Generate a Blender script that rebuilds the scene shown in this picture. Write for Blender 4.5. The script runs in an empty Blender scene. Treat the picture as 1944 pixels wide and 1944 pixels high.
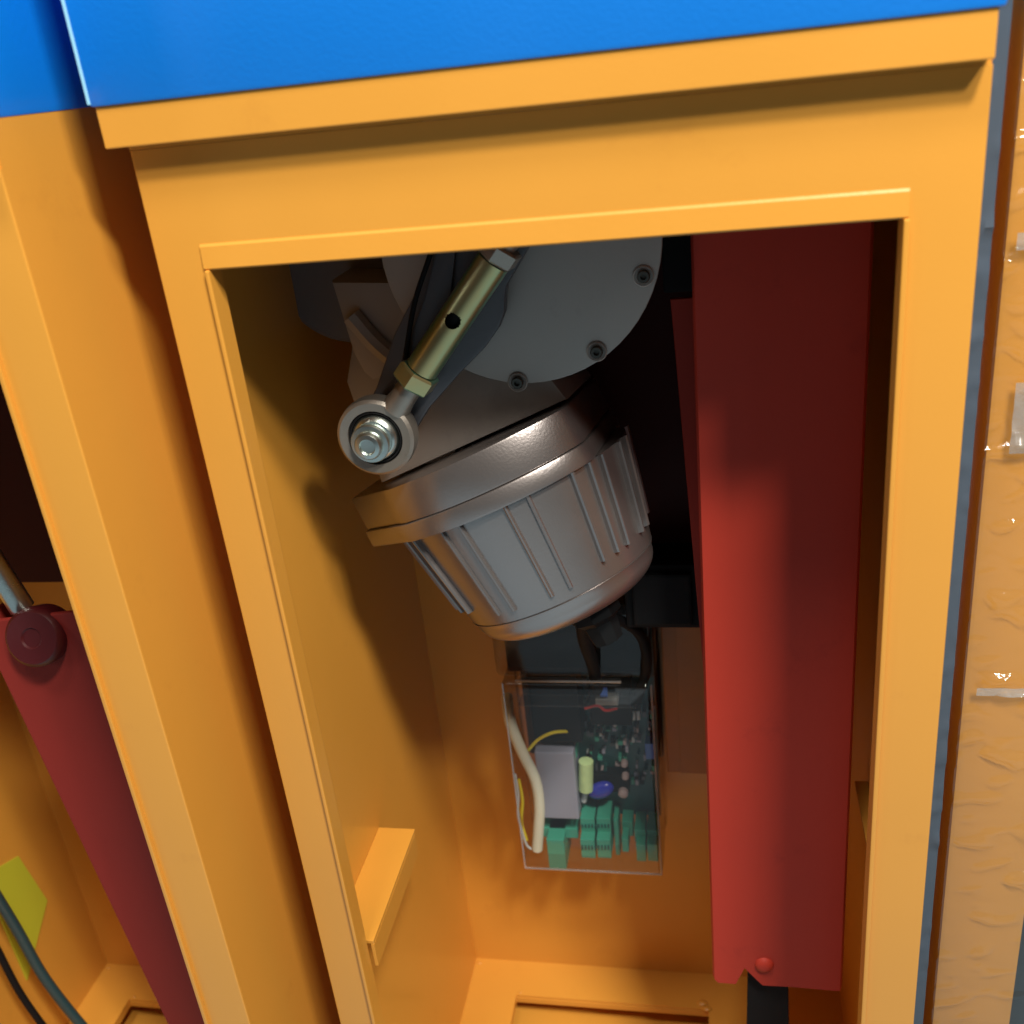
import bpy, bmesh, math, random
from mathutils import Vector, Matrix, noise
random.seed(4)
S = bpy.context.scene
COL = S.collection
R = math.radians

# ------------------------------------------------------------------ camera
cam_d = bpy.data.cameras.new('camera')
cam = bpy.data.objects.new('camera', cam_d); COL.objects.link(cam)
cam_d.sensor_width = 36.0; cam_d.lens = 35.74
cam_d.clip_start = 0.02; cam_d.clip_end = 60
cx, cy, cz = Vector((0.97977, 0.17238, -0.10156)), Vector((0.02083, 0.41734, 0.90850)), Vector((0.19900, -0.89228, 0.40530))
m = Matrix((cx, cy, cz)).transposed().to_4x4(); m.translation = Vector((0.2548, -0.4438, 0.0203))
cam.matrix_world = m
cam_d.dof.use_dof = True; cam_d.dof.focus_distance = 0.60; cam_d.dof.aperture_fstop = 9.0
S.camera = cam

# ------------------------------------------------------------------ light (workshop ceiling lights above and in front of the row, plus an added side light)
W = bpy.data.worlds.new('World'); S.world = W; W.use_nodes = True
W.node_tree.nodes['Background'].inputs[0].default_value = (1.0, 0.84, 0.78, 1)
W.node_tree.nodes['Background'].inputs[1].default_value = 0.075
def area(name, loc, target, sx, sy, power, color):
    l = bpy.data.lights.new(name, 'AREA'); l.shape = 'RECTANGLE'; l.size = sx; l.size_y = sy
    l.energy = power; l.color = color
    o = bpy.data.objects.new(name, l); COL.objects.link(o); o.location = loc
    o.rotation_euler = (Vector(target) - Vector(loc)).to_track_quat('-Z', 'Y').to_euler()
    return o
area('ceiling_light', (0.76, -0.88, 1.40), (0.10, 0.05, -0.30), 0.26, 0.18, 56, (1.0, 0.93, 0.82))
area('low_ceiling_light', (1.00, -0.86, 0.95), (0.10, 0.05, -0.30), 0.16, 0.14, 21, (1.0, 0.94, 0.85))
area('far_ceiling_light', (-0.10, -0.90, 2.30), (0.12, 0.0, -0.15), 0.50, 0.44, 46, (1.0, 0.97, 0.93))
area('side_glint_light', (-1.10, -0.62, 0.08), (0.0, 0.0, -0.05), 0.10, 0.40, 2.0, (0.92, 0.96, 1.0))  # added cool lamp, low at the left, to glint on edges
S.view_settings.view_transform = 'Standard'; S.view_settings.look = 'None'
S.view_settings.exposure = -0.36; S.view_settings.gamma = 1.0

# ------------------------------------------------------------------ materials
def nmat(name):
    m = bpy.data.materials.new(name); m.use_nodes = True
    return m, m.node_tree, m.node_tree.nodes['Principled BSDF']
def paint(name, col, rough=0.35, metal=0.0, coat=0.0, var=0.12, scale=9.0, bump=0.15, bscale=420.0, spec=0.5, dirt=None):
    m, nt, b = nmat(name)
    N, L = nt.nodes, nt.links
    tc = N.new('ShaderNodeTexCoord')
    nz = N.new('ShaderNodeTexNoise'); nz.inputs['Scale'].default_value = scale; nz.inputs['Detail'].default_value = 6
    L.new(tc.outputs['Object'], nz.inputs['Vector'])
    mx = N.new('ShaderNodeMix'); mx.data_type = 'RGBA'
    mx.inputs[6].default_value = tuple(c * (1 - var) for c in col) + (1,)
    mx.inputs[7].default_value = tuple(min(1, c * (1 + var)) for c in col) + (1,)
    L.new(nz.outputs['Fac'], mx.inputs[0])
    out = mx.outputs[2]
    if dirt:
        n2 = N.new('ShaderNodeTexNoise'); n2.inputs['Scale'].default_value = 23; n2.inputs['Detail'].default_value = 9
        n2.inputs['Roughness'].default_value = 0.7
        L.new(tc.outputs['Object'], n2.inputs['Vector'])
        cr = N.new('ShaderNodeMapRange'); cr.inputs[1].default_value = 0.60; cr.inputs[2].default_value = 0.80; cr.inputs[4].default_value = dirt[1]
        L.new(n2.outputs['Fac'], cr.inputs[0])
        m2 = N.new('ShaderNodeMix'); m2.data_type = 'RGBA'
        m2.inputs[7].default_value = tuple(dirt[0]) + (1,)
        L.new(cr.outputs[0], m2.inputs[0]); L.new(out, m2.inputs[6]); out = m2.outputs[2]
    L.new(out, b.inputs['Base Color'])
    rr = N.new('ShaderNodeMapRange'); rr.inputs[3].default_value = rough * 0.8; rr.inputs[4].default_value = min(1, rough * 1.25)
    L.new(nz.outputs['Fac'], rr.inputs[0]); L.new(rr.outputs[0], b.inputs['Roughness'])
    b.inputs['Metallic'].default_value = metal
    b.inputs['Specular IOR Level'].default_value = spec
    b.inputs['Coat Weight'].default_value = coat; b.inputs['Coat Roughness'].default_value = 0.12
    if bump:
        bn = N.new('ShaderNodeTexNoise'); bn.inputs['Scale'].default_value = bscale; bn.inputs['Detail'].default_value = 2
        L.new(tc.outputs['Object'], bn.inputs['Vector'])
        bp = N.new('ShaderNodeBump'); bp.inputs['Strength'].default_value = bump; bp.inputs['Distance'].default_value = 0.0006
        L.new(bn.outputs['Fac'], bp.inputs['Height']); L.new(bp.outputs['Normal'], b.inputs['Normal'])
    return m
def film(name, tint=(1, 1, 1), gloss=0.08, fres=1.5, haze=0.0, hazecol=(0.9, 0.9, 0.9), bump=0.0, bscale=60, rough=0.06):
    m, nt, b = nmat(name); N, L = nt.nodes, nt.links; N.remove(b)
    out = N['Material Output']
    tr = N.new('ShaderNodeBsdfTransparent'); tr.inputs[0].default_value = tuple(tint) + (1,)
    gl = N.new('ShaderNodeBsdfGlossy'); gl.inputs['Roughness'].default_value = rough
    fw = N.new('ShaderNodeLayerWeight'); fw.inputs[0].default_value = 0.5
    pw = N.new('ShaderNodeMath'); pw.operation = 'POWER'; pw.inputs[1].default_value = 4.0; L.new(fw.outputs['Facing'], pw.inputs[0])
    lw = N.new('ShaderNodeMath'); lw.operation = 'MULTIPLY_ADD'; lw.inputs[1].default_value = 0.6; lw.inputs[2].default_value = (fres - 1) ** 2 / (fres + 1) ** 2
    L.new(pw.outputs[0], lw.inputs[0])
    df = N.new('ShaderNodeBsdfDiffuse'); df.inputs[0].default_value = tuple(hazecol) + (1,)
    m0 = N.new('ShaderNodeMixShader'); m1 = N.new('ShaderNodeMixShader')
    m0.inputs[0].default_value = haze
    L.new(tr.outputs[0], m0.inputs[1]); L.new(df.outputs[0], m0.inputs[2])
    ad = N.new('ShaderNodeMath'); ad.operation = 'ADD'; ad.inputs[1].default_value = gloss; ad.use_clamp = True
    L.new(lw.outputs[0], ad.inputs[0]); L.new(ad.outputs[0], m1.inputs[0])
    L.new(m0.outputs[0], m1.inputs[1]); L.new(gl.outputs[0], m1.inputs[2]); L.new(m1.outputs[0], out.inputs[0])
    if bump:
        tc = N.new('ShaderNodeTexCoord')
        nz = N.new('ShaderNodeTexNoise'); nz.inputs['Scale'].default_value = bscale; nz.inputs['Detail'].default_value = 5
        nz.inputs['Distortion'].default_value = 1.2
        L.new(tc.outputs['Object'], nz.inputs['Vector'])
        bp = N.new('ShaderNodeBump'); bp.inputs['Strength'].default_value = bump; bp.inputs['Distance'].default_value = 0.004
        L.new(nz.outputs['Fac'], bp.inputs['Height'])
        L.new(bp.outputs['Normal'], gl.inputs['Normal']); L.new(bp.outputs['Normal'], fw.inputs['Normal'])
    return m

ORANGE = paint('orange_powder_coat', (0.66, 0.302, 0.042), rough=0.36, var=0.05, coat=0.2, bump=0.07, bscale=500, dirt=((0.50, 0.20, 0.03), 0.35))
BROWN = paint('shade_browned_duct', (0.46, 0.155, 0.022), rough=0.5, var=0.2, scale=30)
BLUE = paint('blue_powder_coat', (0.0, 0.175, 0.66), rough=0.42, var=0.04, coat=0.5, bump=0.18, bscale=500)
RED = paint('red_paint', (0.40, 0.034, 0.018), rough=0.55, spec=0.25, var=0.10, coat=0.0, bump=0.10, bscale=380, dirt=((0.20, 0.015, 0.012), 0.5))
RED_SHADE = paint('shaded_red_paint', (0.24, 0.022, 0.016), rough=0.6, spec=0.25)  # darker copy of the red, shade of the left cabinet put into colour
HUBM = paint('grey_hub_casting', (0.20, 0.20, 0.21), rough=0.5, metal=0.4)
DRED = paint('dark_red_paint', (0.06, 0.006, 0.008), rough=0.35, var=0.1)
ALU = paint('silver_painted_cast_aluminium', (0.35, 0.32, 0.31), rough=0.31, metal=0.85, var=0.10, scale=14, bump=0.14, bscale=650, dirt=((0.25, 0.24, 0.23), 0.5))
ALUP = paint('matt_grey_cast_cover', (0.37, 0.345, 0.32), rough=0.5, metal=0.4, var=0.10, scale=12, bump=0.12, bscale=700, dirt=((0.20, 0.19, 0.18), 0.5))
STEEL = paint('dull_grey_steel', (0.10, 0.10, 0.11), rough=0.48, metal=0.5, var=0.15, scale=20)
DSTEEL = paint('dark_screw_steel', (0.09, 0.09, 0.08), rough=0.4, metal=0.8, var=0.2)
EYE = paint('worn_zinc_eye', (0.34, 0.31, 0.27), rough=0.42, metal=0.8, var=0.2, scale=60, dirt=((0.12, 0.10, 0.08), 0.6))
CHROME = paint('bright_zinc', (0.60, 0.66, 0.62), rough=0.27, metal=1.0, var=0.08, scale=40, bump=0.1)
BLACK = paint('black_plastic', (0.009, 0.010, 0.011), spec=0.12, rough=0.5, var=0.2)
RUBBER = paint('black_rubber', (0.008, 0.008, 0.009), spec=0.15, rough=0.7, var=0.2)
GREEN = paint('terminal_green_plastic', (0.05, 0.34, 0.235), rough=0.4, var=0.1, scale=60)
PCB = paint('dark_circuit_board', (0.008, 0.075, 0.065), rough=0.35, var=0.4, scale=140)
GREY = paint('grey_relay_plastic', (0.33, 0.35, 0.44), rough=0.45, var=0.06)
CREAM = paint('cream_cable_sheath', (0.80, 0.80, 0.62), rough=0.5, var=0.06)
YELLOW = paint('yellow_wire', (0.75, 0.62, 0.03), rough=0.4)
LIME = paint('pale_green_glue', (0.55, 0.75, 0.36), rough=0.5, var=0.25, scale=90)
CAPB = paint('blue_capacitor', (0.03, 0.04, 0.42), rough=0.25, var=0.1)
CAPL = paint('bright_blue_part', (0.06, 0.16, 0.62), rough=0.3, var=0.1)
PINK = paint('pale_pink_disc', (0.42, 0.34, 0.34), rough=0.4, var=0.1)
WHITE = paint('white_connector', (0.50, 0.55, 0.55), rough=0.4, var=0.1)
REDW = paint('red_wire', (0.45, 0.02, 0.02), rough=0.4)
BLUEW = paint('teal_cable', (0.02, 0.06, 0.07), rough=0.4)
STICK = paint('yellow_green_label', (0.50, 0.50, 0.03), rough=0.5, var=0.08)
CONC = paint('grey_blue_concrete', (0.24, 0.34, 0.42), rough=0.85, var=0.3, scale=6, bump=0.6, bscale=90)
DARKGAP = paint('dark_opening_shade', (0.010, 0.020, 0.028), rough=0.4)
CLEAR = film('clear_plastic_cover', tint=(0.87, 0.86, 0.85), gloss=0.012, fres=1.4, haze=0.010, hazecol=(0.8, 0.8, 0.8), bump=0.12, bscale=18, rough=0.07)
DRED2 = paint('dark_maroon_shade', (0.055, 0.010, 0.008), rough=0.6, spec=0.2)
EDGEP = paint('pale_blue_highlight', (0.30, 0.62, 0.80), rough=0.3)
EDGE = film('hazy_edge_highlight', tint=(0.85, 0.85, 0.85), gloss=0.12, fres=1.5, haze=0.16, hazecol=(0.8, 0.8, 0.8), rough=0.08)
WRAP = film('stretch_wrap', tint=(0.93, 0.93, 0.93), gloss=0.03, fres=1.35, haze=0.03, hazecol=(0.60, 0.58, 0.50), bump=0.3, bscale=40, rough=0.07)
TAPE = film('clear_packing_tape', tint=(0.8, 0.82, 0.82), gloss=0.10, fres=1.5, haze=0.30, hazecol=(0.60, 0.66, 0.66), bump=0.9, bscale=70, rough=0.1)
BUBBLE = film('blue_grey_packing_film', tint=(0.35, 0.42, 0.50), gloss=0.02, fres=1.2, haze=0.85, hazecol=(0.08, 0.115, 0.16), bump=0.6, bscale=18, rough=0.25)
# zinc-chromate sleeve: green-gold iridescence that turns with the angle of view
ZINC, nt, b = nmat('yellow_zinc_plated_steel')
lw = nt.nodes.new('ShaderNodeLayerWeight'); lw.inputs[0].default_value = 0.35
cr = nt.nodes.new('ShaderNodeValToRGB')
cr.color_ramp.elements[0].color = (0.50, 0.42, 0.20, 1); cr.color_ramp.elements[0].position = 0.05
cr.color_ramp.elements[1].color = (0.60, 0.34, 0.16, 1); cr.color_ramp.elements[1].position = 0.9
e = cr.color_ramp.elements.new(0.35); e.color = (0.36, 0.52, 0.30, 1)
e = cr.color_ramp.elements.new(0.60); e.color = (0.30, 0.62, 0.45, 1)
nz = nt.nodes.new('ShaderNodeTexNoise'); nz.inputs['Scale'].default_value = 60
tc = nt.nodes.new('ShaderNodeTexCoord'); nt.links.new(tc.outputs['Object'], nz.inputs['Vector'])
ma = nt.nodes.new('ShaderNodeMath'); ma.operation = 'MULTIPLY_ADD'; ma.inputs[1].default_value = 0.35; ma.inputs[2].default_value = -0.17
nt.links.new(nz.outputs['Fac'], ma.inputs[0])
mb = nt.nodes.new('ShaderNodeMath'); mb.operation = 'ADD'
nt.links.new(ma.outputs[0], mb.inputs[0]); nt.links.new(lw.outputs['Facing'], mb.inputs[1])
nt.links.new(mb.outputs[0], cr.inputs[0]); nt.links.new(cr.outputs[0], b.inputs['Base Color'])
b.inputs['Metallic'].default_value = 0.9; b.inputs['Roughness'].default_value = 0.30

# ------------------------------------------------------------------ helpers
def thing(name, label, cat, loc, group=None):
    o = bpy.data.objects.new(name, None); COL.objects.link(o); o.location = loc
    o.empty_display_size = 0.02
    tag(o, label, cat, group); return o
def tag(o, label, cat, group=None):
    o['label'] = label; o['category'] = cat
    if group: o['group'] = group
    return o
def link(name, bm, mat, parent=None, smooth=False, label=None):
    me = bpy.data.meshes.new(name); bmesh.ops.recalc_face_normals(bm, faces=bm.faces[:]); bm.to_mesh(me); bm.free()
    me.materials.append(mat)
    o = bpy.data.objects.new(name, me); COL.objects.link(o)
    if smooth:
        for p in me.polygons: p.use_smooth = True
        try: me.set_sharp_from_angle(angle=R(38))
        except Exception: pass
    if parent:
        o.parent = parent
        if parent.type == 'EMPTY': o.matrix_parent_inverse = Matrix.Translation(-parent.location)
    if label: o['label'] = label
    return o
def bevel(bm, w, seg=2, edges=None):
    if w: bmesh.ops.bevel(bm, geom=edges or bm.edges[:], offset=w, segments=seg, affect='EDGES', profile=0.6)
    return bm
def box(x0, x1, y0, y1, z0, z1, bev=0.0, bm=None, M=None):
    b = bmesh.new()
    bmesh.ops.create_cube(b, size=1.0)
    for v in b.verts:
        v.co = Vector((x0 + (v.co.x + .5) * (x1 - x0), y0 + (v.co.y + .5) * (y1 - y0), z0 + (v.co.z + .5) * (z1 - z0)))
    bevel(b, bev)
    if M: b.transform(M)
    return merge(bm, b)
def merge(bm, b):
    if bm is None: return b
    me = bpy.data.meshes.new('t'); b.to_mesh(me); b.free(); bm.from_mesh(me); bpy.data.meshes.remove(me); return bm
def prism(pts, y0, y1, bev=0.0, bm=None, M=None, plane='xz', seg=2):
    b = bmesh.new()
    def P(p, t): return (p[0], t, p[1]) if plane == 'xz' else ((p[0], p[1], t) if plane == 'xy' else (t, p[0], p[1]))
    a = [b.verts.new(P(p, y0)) for p in pts]; c = [b.verts.new(P(p, y1)) for p in pts]
    b.faces.new(a); b.faces.new(c[::-1]); n = len(pts)
    for i in range(n): b.faces.new((a[i], c[i], c[(i + 1) % n], a[(i + 1) % n]))
    bmesh.ops.recalc_face_normals(b, faces=b.faces[:])
    if bev:
        es = [e for e in b.edges if abs((e.verts[0].co - e.verts[1].co).dot(Vector(P((0, 0), 1)))) < 1e-9]
        bevel(b, bev, seg, es)
    if M: b.transform(M)
    return merge(bm, b)
def frame(o, z, x=(1, 0, 0)):
    z = Vector(z).normalized(); x = Vector(x); x = (x - z * x.dot(z)).normalized(); y = z.cross(x)
    m = Matrix((x, y, z)).transposed().to_4x4(); m.translation = Vector(o); return m
def lathe(prof, M=None, n=64, bm=None, arc=None):
    b = bmesh.new(); rings = []
    for r, h in prof:
        if r < 1e-6: rings.append([b.verts.new((0, 0, h))])
        else: rings.append([b.verts.new((r * math.cos(2 * math.pi * i / n), r * math.sin(2 * math.pi * i / n), h)) for i in range(n)])
    for A, B in zip(rings, rings[1:]):
        for i in range(n):
            j = (i + 1) % n
            if len(A) == 1 and len(B) == 1: continue
            if len(A) == 1: b.faces.new((A[0], B[j], B[i]))
            elif len(B) == 1: b.faces.new((A[i], A[j], B[0]))
            else: b.faces.new((A[i], A[j], B[j], B[i]))
    if M: b.transform(M)
    return merge(bm, b)
def spline(pts, k=8):
    P = [Vector(p) for p in pts]; P = [P[0] * 2 - P[1]] + P + [P[-1] * 2 - P[-2]]; out = []
    for i in range(1, len(P) - 2):
        for j in range(k):
            t = j / k; a, b_, c, d = P[i - 1], P[i], P[i + 1], P[i + 2]
            out.append(0.5 * ((2 * b_) + (c - a) * t + (2 * a - 5 * b_ + 4 * c - d) * t * t + (3 * b_ - a - 3 * c + d) * t ** 3))
    out.append(P[-2]); return out
def tube(pts, r, n=12, k=8, bm=None, smooth=True, flat=1.0):
    pts = spline(pts, k) if smooth else [Vector(p) for p in pts]
    b = bmesh.new(); prev = None; rings = []; up = Vector((0, 1, 0.01))
    for i, p in enumerate(pts):
        t = (pts[min(i + 1, len(pts) - 1)] - pts[max(i - 1, 0)]).normalized()
        u = (up - t * up.dot(t)).normalized(); w = t.cross(u)
        rings.append([b.verts.new(p + (w * math.cos(2 * math.pi * q / n) + u * flat * math.sin(2 * math.pi * q / n)) * r) for q in range(n)])
    for A, B in zip(rings, rings[1:]):
        for i in range(n): b.faces.new((A[i], A[(i + 1) % n], B[(i + 1) % n], B[i]))
    b.faces.new(rings[0][::-1]); b.faces.new(rings[-1])
    return merge(bm, b)
def copy_thing(root, delta, label, group=None):
    r = root.copy(); COL.objects.link(r); r.location = root.location + Vector(delta); r['label'] = label
    if group: r['group'] = group
    for ch in list(root.children):
        c = ch.copy(); COL.objects.link(c); c.parent = r; c.matrix_parent_inverse = ch.matrix_parent_inverse.copy()
        for g in list(ch.children):
            d = g.copy(); COL.objects.link(d); d.parent = c
    return r
def arcp(cx, cy, r, a0, a1, n=10):
    return [(cx + r * math.cos(R(a0 + (a1 - a0) * i / n)), cy + r * math.sin(R(a0 + (a1 - a0) * i / n))) for i in range(n + 1)]

# ------------------------------------------------------------------ setting
GZ = -0.865
g = bmesh.new(); bmesh.ops.create_grid(g, x_segments=8, y_segments=8, size=12); g.transform(Matrix.Translation((0, 0, GZ)))
gr = link('ground', g, CONC); gr['kind'] = 'structure'

# ------------------------------------------------------------------ the open cabinet
FZ = -0.8157; BY = 0.2907; CW = 0.36
def make_cabinet():
    t = thing('barrier_cabinet', 'open orange steel cabinet with blue lid holding the silver motor and clear control box', 'cabinet', (0.18, 0.145, GZ), 'orange cabinets standing in a row')
    # front sheet: two stiles and a header, folded round the opening
    fb_ = bmesh.new(); X = (0.0, 0.0247, 0.3316, CW); Z = (GZ + 0.02, -0.0435, 0.0)
    V = {(i, k): fb_.verts.new((X[i], 0.0, Z[k])) for i in range(4) for k in range(3)}
    for i, k in ((0, 0), (0, 1), (1, 1), (2, 1), (2, 0)): fb_.faces.new((V[i, k], V[i + 1, k], V[i + 1, k + 1], V[i, k + 1]))
    ex = bmesh.ops.extrude_face_region(fb_, geom=fb_.faces[:])
    for v in [g_ for g_ in ex['geom'] if isinstance(g_, bmesh.types.BMVert)]: v.co.y += 0.0022
    bmesh.ops.recalc_face_normals(fb_, faces=fb_.faces[:])
    bevel(fb_, 0.0009, 3, [e for e in fb_.edges if all(v.co.y < 1e-6 for v in e.verts) and abs(e.verts[0].co.x - e.verts[1].co.x) < 1e-6 and min(abs(e.verts[0].co.x), abs(e.verts[0].co.x - CW)) < 1e-6])
    link('front_frame', fb_, ORANGE, t, True)
    link('header_lip', prism([(0.0022, -0.0428), (-0.0002, -0.0428), (-0.0008, -0.0440), (-0.0014, -0.0538), (-0.0008, -0.0546), (0.0022, -0.0546)], 0.0236, 0.3324, 0.0, plane='yz'), ORANGE, t)
    for x0, x1 in ((0.0240, 0.0262), (0.3304, 0.3328)):
        link('opening_lip', box(x0, x1, -0.0026, 0.0110, GZ + 0.06, -0.0546, 0.0007), ORANGE, t)
    # side walls, back, roof sheet
    link('side_panel', box(0.0, 0.0018, 0.0022, BY, GZ + 0.02, 0.0, 0.0), ORANGE, t)
    link('side_panel', box(CW - 0.0018, CW - 0.0001, 0.0022, BY, GZ + 0.02, 0.0215, 0.0), ORANGE, t)
    link('back_panel', box(0.0, CW, BY, BY + 0.002, GZ + 0.02, 0.0, 0.0), ORANGE, t)
    link('roof_sheet', box(0.0, CW - 0.0020, 0.0, BY, 0.0002, 0.0020, 0.0), ORANGE, t)
    # floor plate with a square cable hole
    fl = bmesh.new()
    for b4 in ((0.0018, CW - .0018, 0.2500, BY), (0.0018, CW - .0018, 0.0022, 0.06), (0.0018, 0.0505, 0.06, 0.25), (0.236, CW - .0018, 0.06, 0.25)):
        box(b4[0], b4[1], b4[2], b4[3], FZ - 0.003, FZ, 0, fl)
    link('floor_plate', fl, ORANGE, t)
    fl = bmesh.new()
    box(0.0505, 0.236, 0.2492, 0.2512, FZ - 0.009, FZ - 0.0031, 0, fl); box(0.0487, 0.0505, 0.06, 0.25, FZ - 0.009, FZ - 0.0031, 0, fl)
    box(0.236, 0.2378, 0.06, 0.25, FZ - 0.009, FZ - 0.0031, 0, fl)
    link('hole_rim', fl, ORANGE, t)
    link('plinth', box(-0.004, CW + 0.004, -0.004, BY + 0.004, GZ, GZ + 0.02, 0.001), ORANGE, t)
    wb = bmesh.new()
    for x, y, r_ in ((0.2300, 0.2560, .0042), (0.2345, 0.2500, .0036), (0.0060, 0.2850, .0022), (0.0540, 0.2530, .0018)):
        bmesh.ops.create_icosphere(wb, subdivisions=2, radius=r_, matrix=Matrix.Translation((x, y, FZ + 0.0002)) @ Matrix.Diagonal((1.3, 0.9, 0.5, 1)))
    w = link('weld_bead', wb, ORANGE, t, True); w['kind'] = 'stuff'
    link('shade_plate', box(0.0500, 0.2560, 0.2100, 0.2140, -0.3100, -0.0005, 0.0015), DRED2, t)  # added dark sheet, deepens the shade behind the motor
    # mounting rails on the two side walls
    for sx, yo in ((0, 0.0), (1, 0.07)):
        r = bmesh.new()
        x0, x1 = (0.0018, 0.0300) if not sx else (CW - 0.0110, CW - 0.0018)
        box(x0, x1, 0.0125 + yo, 0.1170 + yo, -0.4930, -0.4900, 0.0006, r)
        if not sx: box(x1 - 0.0022, x1, 0.0125 + yo, 0.1150 + yo, -0.5120, -0.4932, 0.0, r)
        link('mounting_rail', r, ORANGE, t)
    # trim band and blue lid
    link('trim_band', box(-0.0056, CW - 0.0020, -0.0100, BY + 0.006, 0.0021, 0.0240, 0.0007), ORANGE, t)
    link('lid', box(-0.0075, CW + 0.0006, -0.0115, BY + 0.016, 0.0193, 0.1400, 0.0020), BLUE, t, True)
    link('lid_highlight', box(-0.0078, -0.0064, -0.0118, -0.0104, 0.0205, 0.1390, 0.0003), EDGEP, t, label='painted highlight along the corner edge of the blue lid')  # pale strip painted in for the highlight on the lid's corner
    return t
cab = make_cabinet()
cab2 = copy_thing(cab, (-0.398, -0.040, 0), 'neighbouring orange cabinet at the left edge, mostly cut off')

# ------------------------------------------------------------------ wrapped cabinet on the right
RX, RY = 0.3880, 0.070
t = thing('wrapped_cabinet', 'orange cabinet wrapped in wrinkled clear stretch film, right of the open cabinet', 'cabinet', (RX + .18, 0.21, GZ), 'orange cabinets standing in a row')
link('stile', box(RX, RX + 0.0485, RY, RY + 0.030, GZ, 0.1998, 0.0030), ORANGE, t, True)
link('side_panel', box(RX + 0.0005, RX + 0.0025, RY + 0.0302, RY + 0.29, GZ, 0.20, 0.0), ORANGE, t)
link('dark_opening_sheet', box(RX + 0.0487, RX + 0.33, RY + 0.012, RY + 0.014, GZ, 0.20, 0.0), DARKGAP, t)  # added dark sheet standing for the shaded opening
link('stile', box(RX + 0.3302, RX + 0.36, RY, RY + 0.030, GZ, 0.1998, 0.0030), ORANGE, t, True)
link('top_panel', box(RX, RX + 0.36, RY, RY + 0.29, 0.2001, 0.202, 0.0), ORANGE, t)
def wrinkled(x0, x1, y, z0, z1, nx, nz_, amp, seed):
    b = bmesh.new(); V = []
    for i in range(nz_ + 1):
        row = []; z = z0 + (z1 - z0) * i / nz_
        for j in range(nx + 1):
            x = x0 + (x1 - x0) * j / nx
            d = abs(noise.noise(Vector((x * 26 + z * 22, z * 24 - x * 20 + seed, seed)))) * amp
            d += max(0.0, noise.noise(Vector((x * 55 - z * 30, z * 95, seed + 7))) - 0.12) * amp * 6.5
            d += noise.noise(Vector((x * 12, z * 16, seed + 3))) * amp * 1.2
            row.append(b.verts.new((x, y - abs(d) - 0.0007, z)))
        V.append(row)
    for i in range(nz_):
        for j in range(nx): b.faces.new((V[i][j], V[i][j + 1], V[i + 1][j + 1], V[i + 1][j]))
    return b
link('stretch_film', wrinkled(RX - 0.001, RX + 0.060, RY, -0.86, 0.19, 60, 1000, 0.0012, 2.0), WRAP, t, True)
for z0, z1, x0, sd in ((-0.1850, -0.1480, RX + 0.010, 5), (-0.0840, -0.0760, RX + 0.004, 9), (-0.3300, -0.3250, RX + 0.006, 8)):
    link('tape_strip', wrinkled(x0, RX + 0.058, RY - 0.0032, z0, z1, 50, 18, 0.0009, sd), TAPE, t, True)
# folds of packing film pushed into the gap between the two cabinets
bf = wrinkled(0.3612, 0.3775, 0.052, -0.88, 0.10, 20, 260, 0.0006, 12.0)
bb = link('packing_film', bf, BUBBLE, None, True)
tag(bb, 'blue-grey plastic packing film stuffed in the narrow gap right of the open cabinet', 'packing film')

# ------------------------------------------------------------------ gear motor
mt = thing('gear_motor', 'silver cast gear motor with ribbed round housing inside the open cabinet', 'motor', (0.15, 0.15, -0.30))
GC = (0.1546, -0.0673)
def gear_outline(off=0.0):
    p = arcp(GC[0], GC[1], 0.0752 + off, 180, 0, 2)  # upper half is hidden behind the header
    o = [(GC[0] + (0.0752 + off) * math.cos(R(a)), GC[1] + (0.0770 + off) * math.sin(R(a))) for a in range(180, -181, -6)]
    return o[:-1]
link('gearbox_cover', prism(gear_outline(), 0.0900, 0.0955, 0.0010), ALUP, mt, True)
gb = prism(gear_outline(-0.003), 0.0957, 0.175, 0.002)
link('gearbox_housing', gb, ALU, mt, True)
for x, z in ((0.2193, -0.0892), (0.1923, -0.1280), (0.1473, -0.1430)):
    M_ = frame((x, 0.0898, z), (0, -1, 0))
    r = link('screw_boss', lathe([(0.0052, 0.0002), (0.0056, 0.0006), (0.0050, 0.0010), (0.0040, 0.0004), (0.0, 0.0004)], M_, 24), ALUP, mt, True)
    s = link('cover_screw', lathe([(0.0034, 0.0), (0.0034, 0.0024), (0.0029, 0.0030), (0.0016, 0.0030), (0.0014, 0.0012), (0, 0.0012)], M_, 20), DSTEEL, mt, True)
# motor axis frame: local Z up the axis, local -Y towards the door
MZ = Vector((-0.375, 0.15, 0.915)).normalized(); MY = Vector((0, 1, 0)); MY = (MY - MZ * MY.dot(MZ)).normalized(); MX = MY.cross(MZ)
MO = Vector((0.1300, 0.1320, -0.2200))
MM = Matrix((MX, MY, MZ)).transposed().to_4x4(); MM.translation = MO
# neck between gearbox and flange
nk = prism([(-0.066, 0.036), (-0.056, 0.100), (-0.040, 0.120), (0.050, 0.110), (0.0535, 0.072), (0.0575, 0.055), (0.062, 0.036)], -0.0345, 0.05, 0.002, M=MM)
link('gearbox_neck', nk, ALUP, mt, True)
def flange(off, z0, z1, bev):
    r = 0.0800 + off
    pts = [(0.064 + off, 0.050), (0.064 + off, -0.046)]
    for a in range(-34, -115, -8): pts.append((r * math.cos(R(a)), r * math.sin(R(a))))
    pts += [(-0.0500 - off, -0.0650 - off * .5), (-0.0590 - off, -0.0560 - off), (-0.0960 - off, -0.0230 - off), (-0.0950 - off, 0.046), (-0.060, 0.055), (-0.02, 0.078), (0.03, 0.074)]
    pts = [p for i, p in enumerate(pts) if not (p[0] > 0.064 + off)]
    return prism(pts, z0, z1, bev, M=MM, plane='xy')
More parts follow.
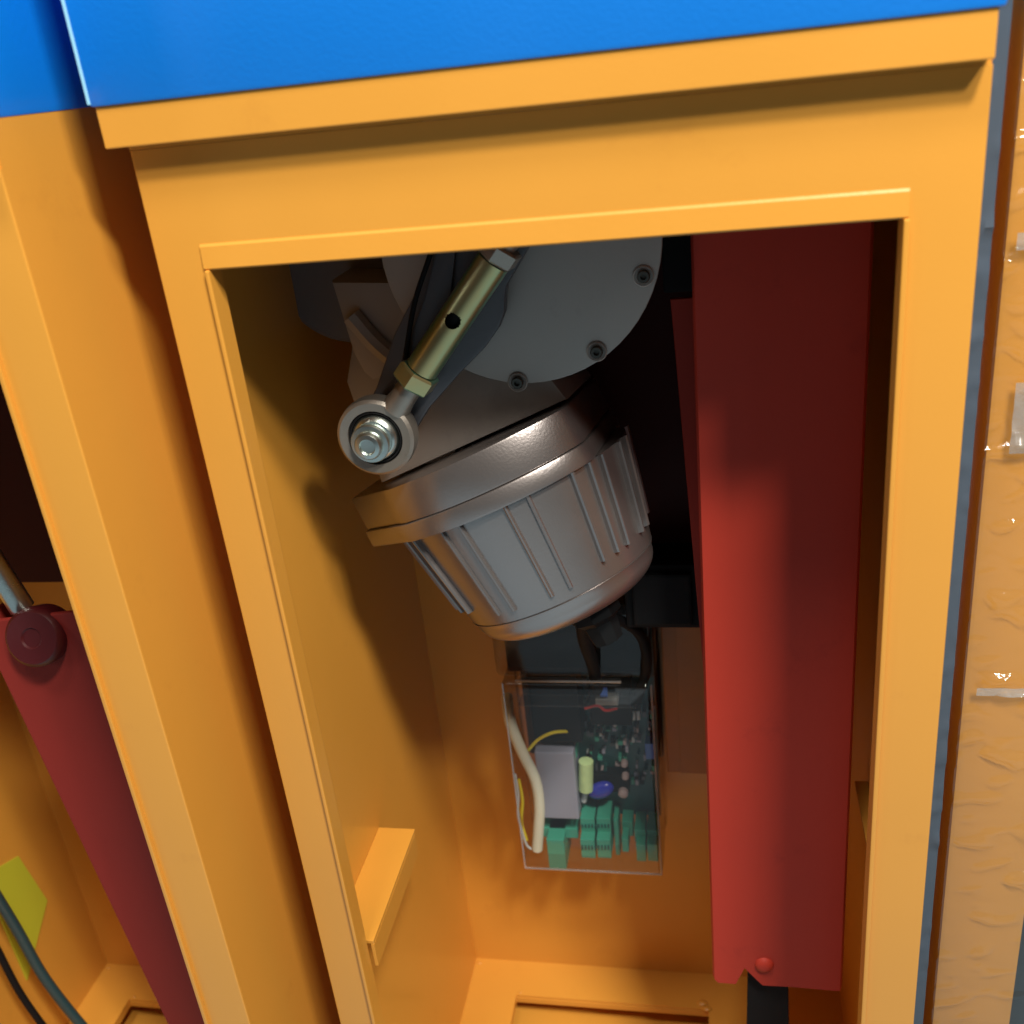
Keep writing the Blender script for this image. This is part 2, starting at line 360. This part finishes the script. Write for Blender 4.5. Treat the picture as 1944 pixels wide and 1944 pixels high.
link('motor_flange', flange(-0.0008, 0.0115, 0.0340, 0.0014), ALU, mt, True)
link('flange_rim', flange(0.0006, 0.0, 0.0113, 0.0016), ALU, mt, True)
RT, RB, BL = 0.0760, 0.0605, 0.080
prof = [(0.0, 0.0), (RT, 0.0)]
for i in range(1, 9): prof.append((RT + (RB - RT) * i / 8 * 0.84, -BL * 0.84 * i / 8))
rs = prof[-1][0]
prof += [(rs - 0.0010, -BL * 0.842), (rs - 0.0010, -BL * 0.850), (rs, -BL * 0.852)]
for a in range(0, 91, 10):
    rr = 0.018; prof.append((rs - 0.002 - rr + rr * math.cos(R(a)), -BL * 0.90 - rr * 0.8 * math.sin(R(a))))
prof += [(0.02, -BL * 0.90 - 0.0150), (0.0, -BL * 0.90 - 0.0150)]
mb_ = link('motor_housing', lathe(prof, MM, 96), ALU, mt, True)
for a in (-80, -63.5, -52, -42.5, -21.5, -11, 11, 21.5, 42.5, 52, 60, 75, 84, 110, 125, 150, 170, 190, 215, 235, 255):
    ca, sa = math.sin(R(a)), -math.cos(R(a))
    rad, tan = Vector((ca, sa, 0)), Vector((-sa, ca, 0))
    h = 0.0022 if abs(a) < 30 else 0.0036
    b = bmesh.new(); w = 0.0012
    def P(r, s, z): return rad * r + tan * s + Vector((0, 0, z))
    zt, zb = 0.0, -BL * (0.76 if abs(a) < 35 else 0.70)
    rt, rb = RT, RT + (RB - RT) * (-zb / BL)
    ring = []
    for z, r0 in ((zt, rt), (zb, rb)):
        hh = h
        ring.append([b.verts.new(P(r0 - 0.003, -w * 1.5, z)), b.verts.new(P(r0 + hh * .7, -w, z)), b.verts.new(P(r0 + hh, -w * .4, z)), b.verts.new(P(r0 + hh, w * .4, z)), b.verts.new(P(r0 + hh * .7, w, z)), b.verts.new(P(r0 - 0.003, w * 1.5, z))])
    for i in range(6): b.faces.new((ring[0][i], ring[0][(i + 1) % 6], ring[1][(i + 1) % 6], ring[1][i]))
    b.faces.new(ring[0]); b.faces.new(ring[1][::-1]); b.transform(MM)
    link('cooling_rib', b, ALU, mb_)
# round hub casting behind, upper left
hub = lathe([(0, 0.0), (0.030, 0.0), (0.032, 0.002), (0.040, 0.003), (0.046, 0.006), (0.047, 0.010), (0.047, 0.070), (0, 0.070)], frame((0.034, 0.195, -0.084), (0, -1, 0)), 48)
hub2 = lathe([(0, 0.0), (0.044, 0.0), (0.047, 0.003), (0.047, 0.06), (0, 0.06)], frame((0.036, 0.148, -0.084), (0, 1, 0)), 48)
hub.free(); link('hub_casting', hub2, HUBM, mt, True)
link('side_casting', prism([(0.040, -0.085), (0.046, -0.128), (0.054, -0.150), (0.066, -0.200), (0.100, -0.200), (0.110, -0.09)], 0.112, 0.170, 0.004), ALUP, mt, True)
link('casting_web', tube([(0.050, 0.110, -0.105), (0.062, 0.110, -0.122), (0.080, 0.110, -0.140)], 0.006, 8), ALUP, mt, True)
# cable gland and cable under the motor
GM = frame(MM @ Vector((0.012, -0.005, -BL * 0.90 - 0.0148)), MM.to_3x3() @ Vector((0, 0, -1)))
link('cable_gland', lathe([(0, 0), (0.016, 0), (0.017, 0.004), (0.017, 0.012), (0.012, 0.016), (0.010, 0.030), (0, 0.030)], GM, 8), BLACK, mt)

# crank lever and joint
lv = thing('crank_lever', 'dark grey steel lever behind the zinc tie rod, pointing down to the round joint', 'lever', (0.0724, 0.078, -0.16))
pts = [(0.0600, -0.1560), (0.0640, -0.1470), (0.0709, -0.1376), (0.0860, -0.1080), (0.1095, -0.0741), (0.1200, -0.0300), (0.1700, -0.0300), (0.1720, -0.0560)]
pts += [(0.1500, -0.0860), (0.1485, -0.0930), (0.1475, -0.1000), (0.1435, -0.1080), (0.1350, -0.1180), (0.1200, -0.1310), (0.1000, -0.1500), (0.0860, -0.1680), (0.0780, -0.1750), (0.0650, -0.1750), (0.0590, -0.1660)]
link('lever_plate', prism(pts, 0.0720, 0.0820, 0.0018), STEEL, lv, True)
link('lever_ridge', prism([(0.0790, -0.1440), (0.0900, -0.1180), (0.1060, -0.0900), (0.1220, -0.0500), (0.1300, -0.0500), (0.1200, -0.0920), (0.0960, -0.1400)], 0.0690, 0.0719, 0.0010), STEEL, lv, True)
link('pivot_bolt', lathe([(0.006, 0), (0.006, 0.03), (0, 0.03)], frame((0.0724, 0.095, -0.1601), (0, -1, 0)), 24), DSTEEL, lv, True)

# tie rod
tr = thing('tie_rod', 'green-gold zinc plated turnbuckle rod with drilled hole and round rod end', 'tie rod', (0.0724, 0.060, -0.1601))
E_ = Vector((0.0724, 0.0600, -0.1601)); A_ = Vector((0.1556, 0.0600, -0.0693)); dr = (Vector((0.1105, 0.06, -0.1231)) - A_).normalized()
side = Vector((dr.z, 0, -dr.x))
eye = lathe([(0.0155, -0.0060), (0.0200, -0.0066), (0.0217, -0.0050), (0.0222, 0.0), (0.0217, 0.0050), (0.0200, 0.0066), (0.0155, 0.0060), (0.0152, 0.0), (0.0155, -0.0060)], frame(E_, (0, -1, 0)), 56)
link('rod_eye', eye, EYE, tr, True)
link('eye_liner', lathe([(0.0151, -0.0050), (0.0151, 0.0045), (0.0143, 0.0058), (0.0136, 0.0050), (0.0136, -0.0050)], frame(E_, (0, -1, 0)), 48), RUBBER, tr, True)
link('joint_ball', lathe([(0.0135, -0.005), (0.0136, 0.0), (0.0132, 0.0046), (0.0120, 0.0070), (0.0104, 0.0082), (0.0100, 0.0078), (0, 0.0078)], frame(E_, (0, -1, 0)), 48), CHROME, tr, True)
bt = link('joint_bolt', lathe([(0.0108, 0.0079), (0.0110, 0.0090), (0.0104, 0.0100), (0.0080, 0.0102), (0.0078, 0.0128), (0.0068, 0.0142), (0.0046, 0.0146), (0.0040, 0.0130), (0.0, 0.0128)], frame(E_ + Vector((-0.0022, 0, -0.0020)), (0, -1, 0)), 40), CHROME, tr, True)
neck_a = E_ - dr * 0.0205; nut_c = Vector((0.1048, 0.06, -0.1265)) ; 
axis_pt = lambda s: E_ - dr * s
def along(prof, s, n=32, tw=0): return lathe(prof, frame(axis_pt(s), -dr, (0, -1, 0.2)), n)
L_nut = 0.0360
link('rod_shank', along([(0.0, -0.002), (0.0082, -0.002), (0.0070, 0.006), (0.0068, 0.0165), (0, 0.0165)], 0.0205), EYE, tr, True)
link('lock_nut', along([(0, 0), (0.0105, 0), (0.0118, 0.0012), (0.0118, 0.0090), (0.0105, 0.0102), (0, 0.0102)], L_nut, 6), ZINC, tr)
# drilled sleeve: tube built as grid with a real hole
sl = bmesh.new(); sM = frame(axis_pt(L_nut + 0.0108), -dr, (0, -1, 0.0)); Ls = 0.0700; rs_ = 0.0088; NS, NL = 48, 96
hs, hr = 0.0345, 0.0042; grid = {}
for i in range(NL + 1):
    for j in range(NS):
        a = 2 * math.pi * j / NS; grid[i, j] = sl.verts.new((rs_ * math.cos(a), rs_ * math.sin(a), Ls * i / NL))
for i in range(NL):
    for j in range(NS):
        a = 2 * math.pi * (j + .5) / NS; a = (a + math.pi) % (2 * math.pi) - math.pi
        if math.hypot(a * rs_, Ls * (i + .5) / NL - hs) < hr: continue
        sl.faces.new((grid[i, j], grid[i, (j + 1) % NS], grid[i + 1, (j + 1) % NS], grid[i + 1, j]))
for (i, j), v in grid.items():
    a = 2 * math.pi * j / NS; a = (a + math.pi) % (2 * math.pi) - math.pi
    u, w = a * rs_, v.co.z - hs; d = math.hypot(u, w)
    if d < hr * 1.35 and d > 1e-6:
        k = hr / d if d < hr * 1.12 else 1
        u2, w2 = u * k, w * k; a2 = u2 / rs_; v.co = Vector((rs_ * math.cos(a2), rs_ * math.sin(a2), hs + w2))
for v in [v for v in sl.verts if not v.link_faces]: sl.verts.remove(v)
for i in (0, NL):
    r = [grid[i, j] for j in range(NS)]
    r2 = [sl.verts.new((v.co.x * .7, v.co.y * .7, v.co.z)) for v in r]
    for j in range(NS): sl.faces.new((r[j], r[(j + 1) % NS], r2[(j + 1) % NS], r2[j]))
for j in range(NS): pass
sl.transform(sM)
link('turnbuckle_sleeve', sl, ZINC, tr, True)
link('sleeve_core', along([(0, 0.001), (0.0060, 0.001), (0.0060, Ls - 0.001), (0, Ls - .001)], L_nut + 0.0108), RUBBER, tr, True)
link('lock_nut', along([(0, 0), (0.0100, 0), (0.0112, 0.001), (0.0112, 0.008), (0.0100, 0.009), (0, 0.009)], L_nut + 0.0108 + Ls + 0.0008, 6), EYE, tr)
link('rod_shank', along([(0, 0), (0.0065, 0), (0.0065, 0.05), (0, 0.05)], L_nut + 0.02 + Ls, 20), EYE, tr, True)

# loose dark cable loops behind the rod
c = tube([(0.1250, 0.085, -0.0300), (0.1150, 0.0690, -0.0620), (0.1020, 0.0660, -0.0900), (0.0920, 0.0670, -0.1200), (0.0880, 0.0690, -0.1330)], 0.0014, 8)
tag(link('thin_cable', c, RUBBER, None, True), 'thin black cable running down the dark lever beside the tie rod', 'cable')

# ------------------------------------------------------------------ red beam
rb_ = thing('red_beam', 'long red painted steel beam hanging upright in the right of the open cabinet', 'beam', (0.289, 0.12, -0.607))
xs = [(0.2436, 0.1030), (0.2450, 0.1003), (0.2475, 0.1000), (0.2700, 0.1000), (0.2745, 0.1001), (0.2790, 0.1004), (0.2980, 0.1008), (0.3180, 0.1003), (0.3290, 0.1000), (0.3325, 0.1003), (0.3343, 0.1030)]
b = bmesh.new(); NZ = 2
front = []
# outline in the x-z plane with a notch at the lower edge, cut as columns
cols = [0.2436, 0.2450, 0.2475, 0.2600, 0.2648, 0.2664, 0.2700, 0.2745, 0.2775, 0.2790, 0.2980, 0.3180, 0.3290, 0.3325, 0.3343]
def yof(x):
    for (a, ya), (c_, yc) in zip(xs, xs[1:]):
        if a <= x <= c_ + 1e-9: return ya + (yc - ya) * (x - a) / (c_ - a)
    return 0.103
def zbot(x):
    z = -0.6070
    if x < 0.2475: z += (0.2475 - x) * 1.1
    if x > 0.3325: z += (x - 0.3325) * 1.0
    if 0.2625 < x < 0.2790:
        k = (x - 0.2600) / (0.2664 - 0.2600) if x < 0.2664 else (0.2790 - x) / (0.2790 - 0.2664)
        z += 0.0165 * max(0, min(1, k))
    return z
def sheet(off):
    return ([b.verts.new((x, yof(x) + off, 0.0)) for x in cols], [b.verts.new((x, yof(x) + off, zbot(x))) for x in cols])
ft, fb = sheet(0.0); kt, kb = sheet(0.0025); n_ = len(cols)
for i in range(n_ - 1):
    b.faces.new((ft[i], ft[i + 1], fb[i + 1], fb[i])); b.faces.new((kt[i + 1], kt[i], kb[i], kb[i + 1]))
    b.faces.new((fb[i], fb[i + 1], kb[i + 1], kb[i])); b.faces.new((ft[i + 1], ft[i], kt[i], kt[i + 1]))
b.faces.new((ft[0], fb[0], kb[0], kt[0])); b.faces.new((ft[-1], kt[-1], kb[-1], fb[-1]))
box(0.2438, 0.2463, 0.1062, 0.150, -0.6030, 0.0, 0, b); box(0.3318, 0.3341, 0.1062, 0.150, -0.6030, 0.0, 0, b)
link('beam_channel', b, RED, rb_, True)
link('beam_bolt', lathe([(0.0075, 0.0), (0.0072, 0.003), (0.0055, 0.0062), (0.0030, 0.0074), (0, 0.0077)], frame((0.2800, 0.1042, -0.5862), (0, -1, 0)), 24), RED, rb_, True)
link('beam_back_strip', prism([(0.2300, -0.1160), (0.2520, -0.1160), (0.2520, -0.5600), (0.2450, -0.5600), (0.2435, -0.3900)], 0.1502, 0.1540, 0.0006), RED, rb_, label='duller red strip along the beam rear edge')
link('beam_stop', box(0.2262, 0.2500, 0.1502, 0.175, -0.1125, -0.0700, 0.0015), RUBBER, rb_)

bs = prism([(0.2690, -0.5930), (0.2722, -0.5965), (0.2775, -0.6110), (0.2975, -0.6120), (0.2995, -0.7000), (0.3060, -0.8120), (0.2650, -0.8120), (0.2668, -0.7000)], 0.1080, 0.1120, 0.0008)
tag(link('black_strap', bs, RUBBER), 'black rubber strap hanging from the notch at the foot of the red beam', 'strap')

# orange bracket behind the beam, its shade put into a browner colour
bk = thing('cable_duct', 'plain orange metal duct, browned for shade, on the back wall between control box and red beam', 'duct', (0.235, 0.26, -0.52))
link('duct_body', box(0.2085, 0.2685, 0.243, 0.286, -0.5330, -0.3830, 0.0016), BROWN, bk)
link('duct_lid', box(0.2200, 0.2685, 0.2415, 0.2428, -0.5320, -0.3840, 0.0004), BROWN, bk)
link('duct_back', box(0.2080, 0.2690, 0.286, 0.2900, -0.5330, -0.3830, 0.0), BROWN, bk)

blk = box(0.190, 0.243, 0.170, 0.205, -0.3500, -0.3000, 0.003)
bbk = thing('limit_switch', 'small black plastic switch block beneath the motor beside the red beam', 'switch', (0.215, 0.19, -0.35))
link('switch_body', blk, RUBBER, bbk); link('switch_cap', box(0.196, 0.236, 0.1650, 0.1698, -0.3450, -0.3050, 0.002), RUBBER, bbk)

# ------------------------------------------------------------------ control box
cb = thing('control_box', 'clear plastic box with circuit board, grey relay and green terminals on the back wall', 'control box', (0.145, 0.245, -0.607))
BX0, BX1, BF, BZ0, BZ1 = 0.0862, 0.2040, 0.2010, -0.6070, -0.3560
def shell(x0, x1, y0, y1, z0, z1, r, th=0):
    b = bmesh.new(); bmesh.ops.create_cube(b, size=1.0)
    for v in b.verts:
        v.co = Vector((x0 + (v.co.x + .5) * (x1 - x0), y0 + (v.co.y + .5) * (y1 - y0), z0 + (v.co.z + .5) * (z1 - z0)))
    back = [f for f in b.faces if f.calc_center_median().y > y1 - 1e-5]
    bmesh.ops.delete(b, geom=back, context='FACES_ONLY')
    es = [e for e in b.edges if not (abs(e.verts[0].co.y - y1) < 1e-6 and abs(e.verts[1].co.y - y1) < 1e-6)]
    bmesh.ops.bevel(b, geom=es, offset=r, segments=5, affect='EDGES', profile=0.5)
    return b
link('clear_cover', shell(BX0, BX1, BF, 0.2600, BZ0, -0.4175, 0.0060), CLEAR, cb, True)
link('cover_hood', shell(BX0 - 0.004, BX1 + 0.002, BF + 0.006, 0.2600, -0.4172, BZ1, 0.0050), CLEAR, cb, True)
link('cover_skirt', shell(BX0 - 0.0035, BX1 + 0.0005, 0.2602, 0.2800, BZ0 - 0.0060, BZ1, 0.0060), CLEAR, cb, True)
link('base_tray', box(BX0 - 0.002, BX1 + 0.0, 0.2802, 0.2890, BZ0 + 0.060, BZ1, 0.003), BLACK, cb)
eg = bmesh.new(); q = 0.0016
for P0, P1 in (((BX0 + q, BF + q, BZ0 + q), (BX0 + q, BF + q, -0.4190)), ((BX1 - q, BF + q, BZ0 + q), (BX1 - q, BF + q, -0.4190)), ((BX0 + q, BF + q, BZ0 + q), (BX1 - q, BF + q, BZ0 + q)), ((BX0 + 0.012, BF + q, -0.4165), (BX1 - 0.024, BF + q, -0.4165))):
    tube([P0, P1], 0.0009, 8, bm=eg, smooth=False)
link('cover_highlight', eg, EDGE, cb, True)  # hazy tubes added as painted highlights along the cover's front edges
# stepped ledge and small reflectors moulded in the cover
link('cover_ledge', box(0.100, 0.1790, BF + 0.0012, BF + 0.010, -0.4200, -0.4185, 0.0004), CLEAR, cb)
link('cover_ledge', box(0.0985, 0.1900, BF + 0.0012, BF + 0.016, -0.4400, -0.4385, 0.0004), CLEAR, cb)
link('cover_arrow', prism([(0.175, -0.4225), (0.2000, -0.4225), (0.1860, -0.4370), (0.176, -0.4370)], BF + 0.0015, BF + 0.0030, 0.0), CLEAR, cb)
pcb = link('circuit_board', box(0.0960, 0.2010, 0.2560, 0.2580, -0.5900, -0.4000, 0.0), PCB, cb)
link('power_supply', box(0.0880, 0.2000, 0.2230, 0.2550, -0.4220, -0.3600, 0.002), BLACK, cb)
link('transformer', box(0.1010, 0.1420, 0.2300, 0.2555, -0.4950, -0.4230, 0.002), BLACK, cb)
link('heat_sink', box(0.1500, 0.1830, 0.2320, 0.2555, -0.4780, -0.4420, 0.0008), BLACK, cb)
YF = 0.2300
def comp(name, px0, py0, px1, py1, y0, y1, mat, bev=0.0006, lab=None): pass
link('relay', box(0.1010, 0.1336, 0.228, 0.2555, -0.5733, -0.5038, 0.0012), GREY, cb)
link('relay_cap', box(0.1203, 0.1345, 0.24, 0.2555, -0.5185, -0.5070, 0.001), GREEN, cb)
link('terminal_block', box(0.1042, 0.1193, 0.222, 0.2555, -0.6246, -0.5913, 0.0006), GREEN, cb)
link('terminal_strip', box(0.0989, 0.1296, 0.236, 0.2555, -0.6014, -0.5913, 0.0006), GREEN, cb)
link('terminal_block', box(0.1334, 0.1456, 0.232, 0.2555, -0.5957, -0.5756, 0.0006), GREEN, cb)
link('terminal_plug', box(0.1335, 0.1456, 0.222, 0.2555, -0.6099, -0.5897, 0.0006), GREEN, cb)
link('terminal_block', box(0.1474, 0.1592, 0.232, 0.2555, -0.5950, -0.5749, 0.0006), GREEN, cb)
link('terminal_plug', box(0.1475, 0.1592, 0.222, 0.2555, -0.6091, -0.5889, 0.0006), GREEN, cb)
link('terminal_block', box(0.1612, 0.1652, 0.236, 0.2555, -0.6183, -0.5789, 0.0006), GREEN, cb)
link('terminal_block', box(0.1678, 0.1773, 0.24, 0.2555, -0.6001, -0.5843, 0.0006), GREEN, cb)
link('terminal_plug', box(0.1685, 0.1739, 0.226, 0.2555, -0.6049, -0.5902, 0.0006), GREEN, cb)
link('terminal_block', box(0.1790, 0.1886, 0.232, 0.2555, -0.5991, -0.5859, 0.0006), GREEN, cb)
link('terminal_plug', box(0.1807, 0.1886, 0.222, 0.2555, -0.6108, -0.5922, 0.0006), GREEN, cb)
link('terminal_block', box(0.1897, 0.1989, 0.232, 0.2555, -0.5986, -0.5853, 0.0006), GREEN, cb)
link('terminal_plug', box(0.1900, 0.1988, 0.222, 0.2555, -0.6101, -0.5917, 0.0006), GREEN, cb)
link('terminal_screw', box(0.1344, 0.1357, 0.2312, 0.2322, -0.5851, -0.5817, 0), PCB, cb)
link('terminal_screw', box(0.1344, 0.1357, 0.2212, 0.2222, -0.6004, -0.5958, 0), PCB, cb)
link('terminal_screw', box(0.1372, 0.1385, 0.2312, 0.2322, -0.5850, -0.5816, 0), PCB, cb)
link('terminal_screw', box(0.1373, 0.1385, 0.2212, 0.2222, -0.6002, -0.5957, 0), PCB, cb)
link('terminal_screw', box(0.1400, 0.1414, 0.2312, 0.2322, -0.5848, -0.5815, 0), PCB, cb)
link('terminal_screw', box(0.1401, 0.1413, 0.2212, 0.2222, -0.6001, -0.5955, 0), PCB, cb)
link('terminal_screw', box(0.1428, 0.1442, 0.2312, 0.2322, -0.5847, -0.5813, 0), PCB, cb)
link('terminal_screw', box(0.1429, 0.1441, 0.2212, 0.2222, -0.5999, -0.5954, 0), PCB, cb)
link('terminal_screw', box(0.1456, 0.1470, 0.2312, 0.2322, -0.5845, -0.5812, 0), PCB, cb)
link('terminal_screw', box(0.1457, 0.1469, 0.2212, 0.2222, -0.5997, -0.5952, 0), PCB, cb)
link('terminal_screw', box(0.1484, 0.1498, 0.2312, 0.2322, -0.5844, -0.5810, 0), PCB, cb)
link('terminal_screw', box(0.1485, 0.1497, 0.2212, 0.2222, -0.5996, -0.5950, 0), PCB, cb)
link('terminal_screw', box(0.1512, 0.1526, 0.2312, 0.2322, -0.5842, -0.5809, 0), PCB, cb)
link('terminal_screw', box(0.1513, 0.1525, 0.2212, 0.2222, -0.5994, -0.5949, 0), PCB, cb)
link('terminal_screw', box(0.1540, 0.1554, 0.2312, 0.2322, -0.5841, -0.5807, 0), PCB, cb)
link('terminal_screw', box(0.1541, 0.1553, 0.2212, 0.2222, -0.5993, -0.5947, 0), PCB, cb)
link('terminal_screw', box(0.1568, 0.1582, 0.2312, 0.2322, -0.5840, -0.5806, 0), PCB, cb)
link('terminal_screw', box(0.1568, 0.1581, 0.2212, 0.2222, -0.5991, -0.5946, 0), PCB, cb)
link('blue_trimmer', box(0.1916, 0.1986, 0.24, 0.2555, -0.5174, -0.5016, 0.0006), CAPL, cb)
link('white_connector', box(0.1782, 0.1812, 0.244, 0.2555, -0.4818, -0.4725, 0.0006), WHITE, cb)
link('white_connector', box(0.1821, 0.1850, 0.244, 0.2555, -0.4817, -0.4724, 0.0006), WHITE, cb)
link('white_connector', box(0.1859, 0.1889, 0.244, 0.2555, -0.4816, -0.4723, 0.0006), WHITE, cb)
link('white_connector', box(0.1564, 0.1743, 0.222, 0.2555, -0.4518, -0.4462, 0.0006), WHITE, cb)
link('blue_trimmer', box(0.1605, 0.1666, 0.2215, 0.2225, -0.4437, -0.4349, 0.0006), CAPL, cb)
link('ceramic_capacitor', lathe([(0.003, 0), (0.003, .004), (0.0021, .0052), (0, .0055)], frame((0.1735, 0.2440, -0.5237), (0, -1, 0)), 20), PINK, cb, True)
link('ceramic_capacitor', lathe([(0.003, 0), (0.003, .004), (0.0021, .0052), (0, .0055)], frame((0.1736, 0.2440, -0.5368), (0, -1, 0)), 20), PINK, cb, True)
link('ceramic_capacitor', lathe([(0.0042, 0), (0.0042, .004), (0.0029, .0052), (0, .0055)], frame((0.1708, 0.2440, -0.5547), (0, -1, 0)), 20), PINK, cb, True)
b = bmesh.new(); bmesh.ops.create_uvsphere(b, u_segments=20, v_segments=12, radius=1.0); b.transform(Matrix.Translation((0.1522, 0.2400, -0.5510)) @ Matrix.Rotation(R(-28), 4, 'Y') @ Matrix.Diagonal((.0120, .0055, .0078, 1))); link('disc_varistor', b, CAPB, cb, True)
b = tube([(0.1420, .2380, -0.5195), (0.1399, .2370, -0.5482)], 0.0062, 16, 6); link('film_capacitor', b, LIME, cb, True)
b = tube([(0.1399, .2400, -0.5482), (0.1365, .2410, -0.5641)], 0.0026, 10, 4); link('film_lead', b, WHITE, cb, True)
link('chip_block', box(0.1420, 0.1760, 0.2440, 0.2555, -0.5560, -0.5380, 0.0006), BLACK, cb)
random.seed(9)
for i in range(120):   # small parts strewn over the board
    x = random.uniform(0.140, 0.199); z = random.uniform(-0.552, -0.446); w = random.uniform(.0008, .0022); h = random.uniform(.0008, .003)
    mtl = random.choice((WHITE, PINK, GREY, PCB, DSTEEL, GREEN, STEEL, BLACK))
    link('board_part', box(x - w, x + w, 0.2560 - random.uniform(.003, .012), 0.2559, z - h, z + h, 0.0003), mtl, pcb)
# cables in the box
def tg(o, l, c): tag(o, l, c); return o
tg(link('mains_cable', tube([(0.0806, 0.2400, -0.4571), (0.0871, 0.2160, -0.4647), (0.0934, 0.2160, -0.4932), (0.1020, 0.2160, -0.5223), (0.1030, 0.2160, -0.5497), (0.0995, 0.2160, -0.5781), (0.0968, 0.2160, -0.5967)], 0.0046, 14), CREAM, None, True), 'thick cream cable running down the left inside of the clear box', 'cable')
tg(link('earth_wire', tube([(0.0982, 0.2200, -0.4956), (0.1075, 0.2200, -0.4848), (0.1203, 0.2200, -0.4776), (0.1327, 0.2350, -0.4869)], 0.0014, 8), YELLOW, None, True), 'short yellow wire bowed beside the cream cable in the clear box', 'wire')
tg(link('earth_wire', tube([(0.0872, 0.2200, -0.5261), (0.0881, 0.2200, -0.5482), (0.0850, 0.2200, -0.5710), (0.0876, 0.2200, -0.5910)], 0.0013, 8), YELLOW, None, True), 'thin yellow wire bent along the left wall of the clear box', 'wire')
tg(link('signal_wire', tube([(0.0867, 0.2120, -0.5143), (0.0871, 0.2120, -0.5360), (0.0848, 0.2120, -0.5583), (0.0884, 0.2120, -0.5866), (0.0923, 0.2120, -0.5933)], 0.0011, 8), WHITE, None, True), 'thin white wire nearest the left wall of the clear box', 'wire')
tg(link('signal_wire', tube([(0.1480, 0.2180, -0.4521), (0.1586, 0.2180, -0.4493), (0.1646, 0.2180, -0.4537), (0.1738, 0.2180, -0.4515)], 0.0011, 8), REDW, None, True), 'red wire looped under the small white connector near the box top', 'wire')
tg(link('motor_lead', tube([(0.1658, 0.1300, -0.3164), (0.1616, 0.1600, -0.3531), (0.1599, 0.2000, -0.3985), (0.1585, 0.2260, -0.4400)], 0.0050, 12), RUBBER, None, True), 'black motor lead dropping from the gland to the clear box', 'cable')
tg(link('motor_lead', tube([(0.1695, 0.1400, -0.3223), (0.1835, 0.1700, -0.3420), (0.1975, 0.1900, -0.3670), (0.2003, 0.2000, -0.3981), (0.1882, 0.2350, -0.4557)], 0.0040, 12), RUBBER, None, True), 'black lead bowed toward the red beam beneath the motor', 'cable')

# ------------------------------------------------------------------ inside the left-hand cabinet
lb = thing('red_beam', 'red beam darkened for shade, leaning inside the left-hand cabinet, with a dark round bolt at its top', 'beam', (-0.16, 0.09, -0.70))
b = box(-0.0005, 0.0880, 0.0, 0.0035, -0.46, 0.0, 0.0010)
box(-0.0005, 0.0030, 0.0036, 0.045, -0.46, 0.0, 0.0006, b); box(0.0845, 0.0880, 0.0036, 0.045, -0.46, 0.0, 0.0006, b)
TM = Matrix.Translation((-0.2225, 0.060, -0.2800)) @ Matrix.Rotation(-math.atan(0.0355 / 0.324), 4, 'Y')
b.transform(TM); link('beam_channel', b, RED_SHADE, lb)
link('beam_bolt', lathe([(0.0190, -0.014), (0.0200, 0.0), (0.0195, 0.004), (0.0170, 0.0065), (0.0070, 0.0070), (0.0060, 0.0058), (0, 0.0058)], frame((-0.1800, 0.058, -0.2890), (0.1, -1, 0.35)), 36), DRED, lb, True)
sp = tube([(-0.1960, 0.072, -0.2760), (-0.2030, 0.070, -0.2450), (-0.2100, 0.068, -0.2150)], 0.0080, 20, 4)
tag(link('chrome_rod', sp, CHROME, None, True), 'short shiny chrome rod above the leaning red beam at the left edge', 'rod')
st = bmesh.new()
pts = [(0.1480, -0.5950), (0.1920, -0.6120), (0.2050, -0.6800), (0.1500, -0.7250)]
st = prism([(p[0] - 0.0, p[1]) for p in pts], -0.3958, -0.3945, 0.0, plane='yz')
tag(link('warning_label', st, STICK), 'yellow-green sticker on the inner wall of the left-hand cabinet', 'sticker')
c = tube([(-0.345, 0.10, -0.52), (-0.352, 0.12, -0.62), (-0.352, 0.13, -0.70), (-0.335, 0.14, -0.79), (-0.31, 0.15, -0.88)], 0.0045, 12)
tag(link('power_cable', c, BLUEW, None, True), 'thick dark teal cable curving down in front of the yellow-green sticker', 'cable')
c = tube([(-0.350, 0.085, -0.52), (-0.358, 0.10, -0.62), (-0.362, 0.11, -0.70), (-0.350, 0.12, -0.79), (-0.33, 0.13, -0.88)], 0.0030, 12)
tag(link('power_cable', c, RUBBER, None, True), 'thinner black cable left of the teal one at the left edge', 'cable')
